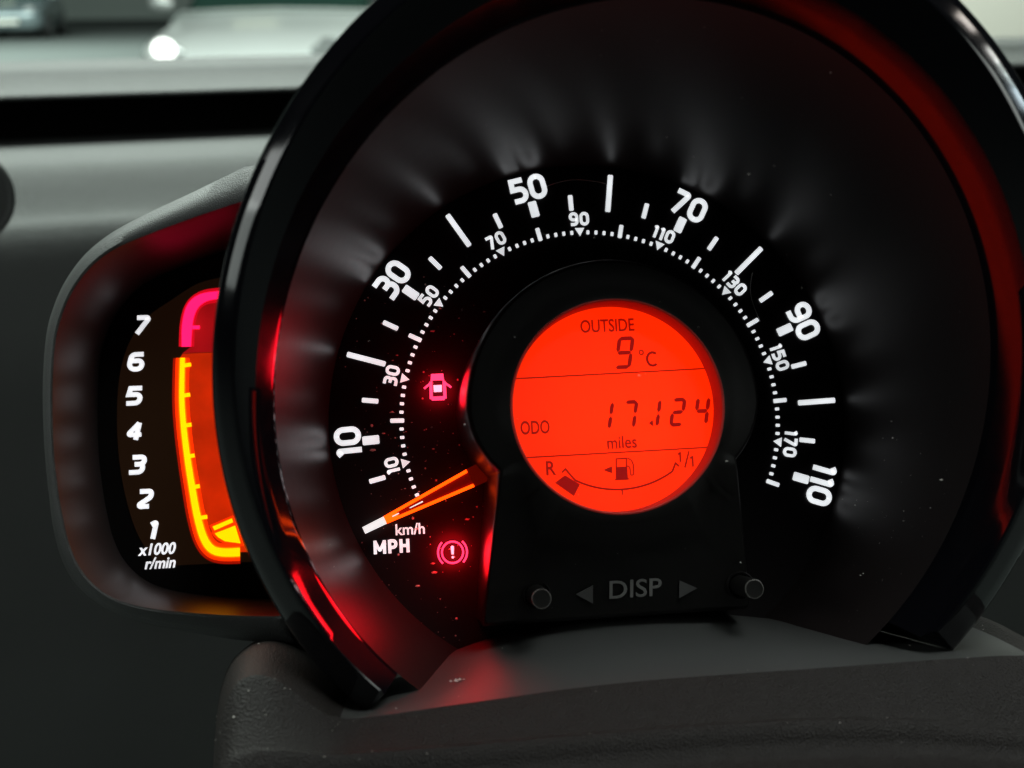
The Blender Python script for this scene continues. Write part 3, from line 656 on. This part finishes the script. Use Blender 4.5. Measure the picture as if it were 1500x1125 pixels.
# ---- DISP lettering and the two push knobs
def zn(y): return pod_z(y) + 0.006
o = text('DISP', 'lettering', M['engraved'], spd, (-0.036, -0.676, 0.190, 0.066), 0, 0.004, 0.006)
for v in o.data.vertices: v.co.z += zn(v.co.y / S) * S
for pts in ([(-0.158, -0.651), (-0.096, -0.622), (-0.096, -0.688)], [(0.285, -0.657), (0.219, -0.624), (0.219, -0.690)]):
    F = Flat(); F.poly(pts); o = F.build('arrow_mark', M['engrave_edge'], spd, 0)
    for v in o.data.vertices: v.co.z += zn(v.co.y / S) * S
for kx, ky in ((-0.300, -0.642), (0.442, -0.656)):
    kb = empty('push_knob', (kx * S, ky * S, 0.30 * S)); kb.parent = spd
    def ring(name, rows_, m, n=40):
        V = [(r * cos(2 * pi * i / n), r * sin(2 * pi * i / n), z) for r, z in rows_ for i in range(n)]
        Fc = [(k * n + i, k * n + (i + 1) % n, (k + 1) * n + (i + 1) % n, (k + 1) * n + i) for k in range(len(rows_) - 1) for i in range(n)]
        ob = mk(name, V, Fc, m, kb, smooth=True, scale=S); smooth_by_angle(ob, 40); return ob
    ring('collar', [(0.052, 0.0), (0.052, 0.045), (0.047, 0.052), (0.043, 0.045), (0.042, 0.0)], M['pod_side'])
    ring('stem', [(0.036, 0.0), (0.036, 0.195), (0.0345, 0.2005)], M['pod'])
    ring('cap', [(0.0345, 0.2000), (0.0325, 0.2045), (0.0300, 0.2050)], M['chrome_edge'])
    ring('cap_face', [(0.0300, 0.2045), (0.020, 0.2040), (0.001, 0.2040)], M['pod'])

# ---- needle resting on zero
ned = empty('needle', (0, 0, 0.085 * S), (0, 0, ang(0))); ned.parent = spd
def prism(name, pts, z0, z1, m, parent):
    n = len(pts); V = [(x, y, z0) for x, y in pts] + [(x, y, z1) for x, y in pts]
    Fc = [tuple(range(n - 1, -1, -1)), tuple(range(n, 2 * n))] + [(i, (i + 1) % n, n + (i + 1) % n, n + i) for i in range(n)]
    return mk(name, V, Fc, m, parent, scale=S)
prism('body', [(0.45, -0.030), (0.88, -0.009), (0.88, 0.009), (0.45, 0.030)], 0.0, 0.012, M['needle_core'], ned)
for s_ in (-1, 1):
    prism('edge_strip', [(0.545, s_ * 0.0240), (0.900, s_ * 0.0040), (0.905, s_ * 0.0150), (0.545, s_ * 0.0365)], 0.004, 0.020, M['needle_orange'], ned)
prism('edge_strip', [(0.850, -0.008), (0.905, -0.006), (0.905, 0.006), (0.850, 0.008)], 0.003, 0.0165, M['needle_orange'], ned)
prism('tip', [(0.902, -0.0150), (0.990, -0.0135), (0.990, 0.0135), (0.902, 0.0150)], 0.002, 0.021, M['needle_tip'], ned)
prism('root', [(0.42, -0.042), (0.545, -0.037), (0.545, 0.037), (0.42, 0.042)], 0.0, 0.016, M['needle_base'], ned)
prism('painted_glint', [(0.745, -0.0025), (0.800, -0.0015), (0.800, 0.0015), (0.745, 0.0025)], 0.013, 0.0175, M['needle_tip'], ned)  # highlights along the needle, painted as small emissive slivers
prism('painted_glint', [(0.845, -0.002), (0.872, -0.002), (0.872, 0.002), (0.845, 0.002)], 0.0165, 0.0195, M['needle_tip'], ned)

# ---- warning lamps
def lamp(parent, loc, energy, col):
    d = bpy.data.lights.new('warning_lamp_light', 'POINT'); d.energy = energy; d.color = col; d.shadow_soft_size = 0.09 * S
    o = bpy.data.objects.new('warning_lamp_light', d); COL.objects.link(o); o.parent = parent; o.location = [c * S for c in loc]
dr = empty('door_warning_lamp', (-0.607 * S, 0.152 * S, 0)); dr.parent = spd
k_ = 0.052
def sc(pts): return [(x * k_, y * k_) for x, y in pts]
F = Flat()
F.poly(sc([(-0.52, 0.40), (-0.46, 1.0), (0.46, 1.0), (0.52, 0.40), (0.3, 0.50), (-0.3, 0.50)]))
F.ribbon(sc([(-0.50, 0.42), (-0.52, -0.9)]), 0.012 * k_ / 0.05); F.ribbon(sc([(0.50, 0.42), (0.52, -0.9)]), 0.012 * k_ / 0.05)
F.poly(sc([(-0.55, -0.72), (0.55, -0.72), (0.48, -1.02), (-0.48, -1.02)]))
F.build('car_outline', M['icon'], dr, ZT)
F = Flat(); F.poly(sc([(-0.32, 0.14), (0.32, 0.14), (0.30, -0.38), (-0.30, -0.38)])); F.build('car_roof', M['icon_hot'], dr, ZT)
for s_ in (-1, 1):
    F = Flat(); F.ribbon(sc([(s_ * 0.52, 0.32), (s_ * 1.02, -0.08)]), 0.008); F.build('open_door', M['icon'], dr, ZT)
lamp(dr, (0.0, 0.0, 0.08), 0.006, (1.0, 0.005, 0.016))
br = empty('brake_warning_lamp', (-0.580 * S, -0.493 * S, 0)); br.parent = spd
F = Flat(); F.ribbon([(0.041 * cos(2 * pi * k / 40), 0.041 * sin(2 * pi * k / 40)) for k in range(40)], 0.0075, True); F.build('ring', M['icon'], br, ZT)
for s_ in (0, 180):
    F = Flat(); F.ribbon([(0.056 * cos(radians(a + s_)), 0.056 * sin(radians(a + s_))) for a in range(-46, 47, 4)], 0.0075); F.build('bracket', M['icon'], br, ZT)
F = Flat(); F.poly([(-0.0065, 0.022), (0.0, 0.026), (0.0065, 0.022), (0.0045, -0.008), (-0.0045, -0.008)]); F.poly([(0.005 * cos(2 * pi * k / 12), -0.019 + 0.005 * sin(2 * pi * k / 12)) for k in range(12)])
F.build('exclamation_mark', M['icon_hot'], br, ZT)
lamp(br, (0.0, 0.0, 0.09), 0.0105, (1.0, 0.005, 0.010))

# ---- dust and fine hairs on the cover
def flecks(name, n, region, zf, smin, smax, parent):
    V = []; Fc = []
    for _ in range(n):
        while True:
            x, y = region()
            if hypot(x, y) < 1.15: break
        r = smin + (smax - smin) * random.random() ** 4; z = zf(x, y); b = len(V); k = random.choice((3, 4, 5)); a0 = random.random() * 6.28
        el = random.choice((1, 1, 1, 2.4))
        for i in range(k):
            a = a0 + 2 * pi * i / k; V.append((x + r * cos(a) * el, y + r * sin(a), z))
        V.append((x, y, z + r * 0.8))
        for i in range(k): Fc.append((b + i, b + (i + 1) % k, b + k))
    o = mk(name, V, Fc, M['dust'], parent, scale=S); o['kind'] = 'stuff'; return o
def low_left():
    return random.gauss(-0.68, 0.17), random.gauss(-0.15, 0.42)
def anywhere():
    a = random.random() * 2 * pi; r = 1.1 * random.random() ** 0.5; return r * cos(a), r * sin(a)
def low_right():
    return random.gauss(0.92, 0.12), random.gauss(-0.5, 0.2)
zl = lambda x, y: HS + 0.008 + TY * y
flecks('dust', 230, low_left, lambda x, y: 0.006, 0.0014, 0.0065, spd)
flecks('dust', 90, anywhere, zl, 0.0009, 0.0032, spd)
flecks('dust', 45, low_right, zl, 0.0007, 0.0022, spd)
def hair(pts, wd):
    P = crom([Vector(p) for p in pts], 10); V = []; Fc = []
    for i, p in enumerate(P):
        q = Vector(P[min(i + 1, len(P) - 1)]) - Vector(P[max(i - 1, 0)]); n_ = Vector((-q.y, q.x, 0)).normalized() * wd / 2
        V += [tuple(Vector(p) + n_), tuple(Vector(p) - n_), (p[0], p[1], p[2] + wd)]
    for i in range(len(P) - 1):
        a, b = 3 * i, 3 * i + 3
        Fc += [(a, b, b + 2, a + 2), (a + 2, b + 2, b + 1, a + 1), (a + 1, b + 1, b, a)]
    return mk('scratch', V, Fc, M['hair'], spd, scale=S)
hair([(-0.145, 0.945, 0.006), (-0.08, 0.965, 0.006), (-0.01, 0.975, 0.006), (0.07, 0.966, 0.006), (0.115, 0.955, 0.006)], 0.0022)
hair([(0.70, 0.565, 0.006), (0.685, 0.50, 0.006), (0.69, 0.44, 0.006), (0.715, 0.36, 0.006)], 0.0016)

# ================================================================== tachometer
tac = empty('tachometer', HUB, (TILT, 0, 0), 'small tachometer with glowing orange bar left of the speedometer', 'tachometer')
rim_in = [(-1.309, 0.865), (-1.478, 0.811), (-1.658, 0.747), (-1.777, 0.696), (-1.86, 0.633), (-1.924, 0.549), (-1.966, 0.454), (-1.991, 0.346), (-2.001, 0.174), (-1.998, -0.031), (-1.982, -0.19), (-1.968, -0.275), (-1.944, -0.38), (-1.897, -0.479), (-1.811, -0.563), (-1.687, -0.612), (-1.521, -0.642), (-1.361, -0.662), (-1.241, -0.672)]
rim_out = [(-1.299, 1.021), (-1.49, 0.930), (-1.68, 0.842), (-1.80, 0.778), (-1.895, 0.702), (-1.965, 0.61), (-2.012, 0.51), (-2.043, 0.39), (-2.056, 0.184), (-2.050, -0.037), (-2.034, -0.215), (-2.018, -0.335), (-1.985, -0.45), (-1.928, -0.540), (-1.824, -0.624), (-1.690, -0.678), (-1.521, -0.724), (-1.361, -0.760), (-1.169, -0.788)]
ri = crom(rim_in, 5); ro = crom(rim_out, 5)
# close both loops behind the bezel with a straight run
def closed(loop, xr): return loop + [(xr, loop[-1][1]), (xr, loop[0][1])]
ri = closed(ri, -1.20); ro = closed(ro, -1.16)
cen = Vector((-1.5, 0.1))
def inset(loop, k): return [(cen.x + (x - cen.x) * k, cen.y + (y - cen.y) * k) for x, y in loop]
n = len(ri)
def loops(name, Ls, m):
    V = [(x, y, z) for L_, z in Ls for x, y in L_]
    Fc = [(k * n + i, k * n + (i + 1) % n, (k + 1) * n + (i + 1) % n, (k + 1) * n + i) for k in range(len(Ls) - 1) for i in range(n)]
    ob = mk(name, V, Fc, m, tac, smooth=True, scale=S); smooth_by_angle(ob, 50); return ob
mid = [((a[0] * 0.5 + b[0] * 0.5), (a[1] * 0.5 + b[1] * 0.5)) for a, b in zip(ri, ro)]
mid2 = [((a[0] * 0.88 + b[0] * 0.12), (a[1] * 0.88 + b[1] * 0.12)) for a, b in zip(ri, ro)]
loops('hood', [(inset(ro, 1.12), -5.0), (inset(ro, 1.03), -0.6), (ro, 0.10), (inset(ro, 0.995), 0.15), (mid, 0.19), (mid2, 0.205), (ri, 0.20)], M['rim_grey'])
loops('inner_wall', [(ri, 0.199), (inset(ri, 0.995), 0.17), (inset(ri, 0.98), -0.30)], M['tacho_wall'])
ZF = -0.288
f0 = inset(ri, 0.99)
mk('dial_face', [(x, y, ZF) for x, y in f0], [tuple(range(n))], M['tacho_face'], tac, scale=S)
tint = crom([(-1.465, 0.689), (-1.578, 0.664), (-1.69, 0.596), (-1.788, 0.528), (-1.858, 0.431), (-1.898, 0.305), (-1.913, 0.151), (-1.91, -0.017), (-1.888, -0.184), (-1.842, -0.352), (-1.764, -0.493)], 4)
F = Flat(); F.poly([(-1.1, 0.70)] + tint + [(-1.1, -0.50)]); F.build('tinted_window', M['tint'], tac, ZF + 0.003, thick=0.002)
for ch, (x, y) in zip('7654321', [(-1.808, 0.497), (-1.832, 0.344), (-1.842, 0.204), (-1.844, 0.058), (-1.835, -0.079), (-1.810, -0.219), (-1.777, -0.345)]):
    F = word(ch, 0.080, 0.0190, 0, 1.25, 0.24)
    F.build('numeral', M['tacho_white'], tac, ZF + 0.007, lambda a, b, x=x, y=y: (x + a - 0.010, y + b), thick=0.003)
text('x1000', 'unit_lettering', M['tacho_white'], tac, (-1.838, -0.447, 0.150, 0.048), ZF + 0.007, 0.003, 0.02, 0.25)
text('r/min', 'unit_lettering', M['tacho_white'], tac, (-1.812, -0.502, 0.122, 0.046), ZF + 0.007, 0.003, 0.02, 0.25)
yl = crom([(-1.646, 0.352), (-1.652, 0.19), (-1.647, 0.068), (-1.634, -0.064), (-1.618, -0.185), (-1.601, -0.295), (-1.578, -0.385), (-1.548, -0.434), (-1.505, -0.452), (-1.434, -0.455)], 6)
wy = [0.018 + 0.016 * (i / (len(yl) - 1)) for i in range(len(yl))]
F = Flat(); F.poly([(x - 0.012, y) for x, y in yl] + [(-1.25, -0.46), (-1.25, 0.37), (-1.646, 0.37)]); F.build('bar_window', M['bar_field'], tac, ZF + 0.006, thick=0.001)
F = Flat(); F.ribbon(yl, [w_ + 0.036 for w_ in wy]); F.build('bar_glow', M['bar_halo'], tac, ZF + 0.0085, thick=0.001)  # glow around the bar painted as nested emissive ribbons
F = Flat(); F.ribbon(yl, [w_ + 0.060 for w_ in wy]); F.build('bar_glow', M['bar_outer_halo'], tac, ZF + 0.0045, thick=0.001)
F = Flat(); F.ribbon(yl, [w_ + 0.010 for w_ in wy]); F.build('bar_glow', M['bar_inner_halo'], tac, ZF + 0.0101, thick=0.0004)
bar = Flat(); bar.ribbon(yl, wy)
for (x, y), xl in zip([(-1.612, 0.321), (-1.618, 0.196), (-1.615, 0.072), (-1.605, -0.055), (-1.587, -0.181), (-1.560, -0.307)], (-1.648, -1.651, -1.648, -1.636, -1.619, -1.599)):
    bar.ribbon([(xl, y - 0.002), (x, y + 0.002)], 0.016)
bar.build('scale_line', M['bar_yellow'], tac, ZF + 0.011, thick=0.002)
for pts, gr in (([(-1.540, -0.346), (-1.462, -0.317), (-1.458, -0.333), (-1.532, -0.362)], 0.011), ([(-1.532, -0.374), (-1.450, -0.347), (-1.430, -0.420), (-1.492, -0.408), (-1.519, -0.390)], 0.011)):
    F = Flat(); F.ribbon(pts, 0.018, True); F.build('segment_glow', M['bar_halo'], tac, ZF + 0.0098, thick=0.001)  # halo round each segment painted as an emissive outline
    F = Flat(); F.poly(pts); F.build('bar_segment', M['bar_yellow'], tac, ZF + 0.0125, thick=0.002)
po = crom([(-1.648, 0.399), (-1.644, 0.494), (-1.621, 0.574), (-1.57, 0.616), (-1.49, 0.627), (-1.425, 0.63), (-1.30, 0.632)], 5)
pi_ = crom([(-1.611, 0.398), (-1.601, 0.501), (-1.58, 0.558), (-1.543, 0.586), (-1.491, 0.595), (-1.426, 0.598), (-1.30, 0.600)], 5)
F = Flat(); F.poly([(x, y) for x, y in pi_[::-1]] + [(-1.646, 0.372), (-1.25, 0.372)]); F.build('redline_window', M['bar_red_field'], tac, ZF + 0.0062, thick=0.001)
F = Flat(); nn = len(po); F.ribbon([((a[0] + b[0]) / 2, (a[1] + b[1]) / 2) for a, b in zip(po, pi_)], 0.062); F.build('redline_glow', M['bar_pink_halo'], tac, ZF + 0.0086, thick=0.001)  # glow around the red band painted as a wider emissive ribbon
F = Flat(); F.v = list(po) + list(pi_); F.f = [(i, i + 1, nn + i + 1, nn + i) for i in range(nn - 1)]; F.ribbon([(-1.603, 0.478), (-1.574, 0.477)], 0.014)
F.build('redline_band', M['bar_pink'], tac, ZF + 0.011, thick=0.002)
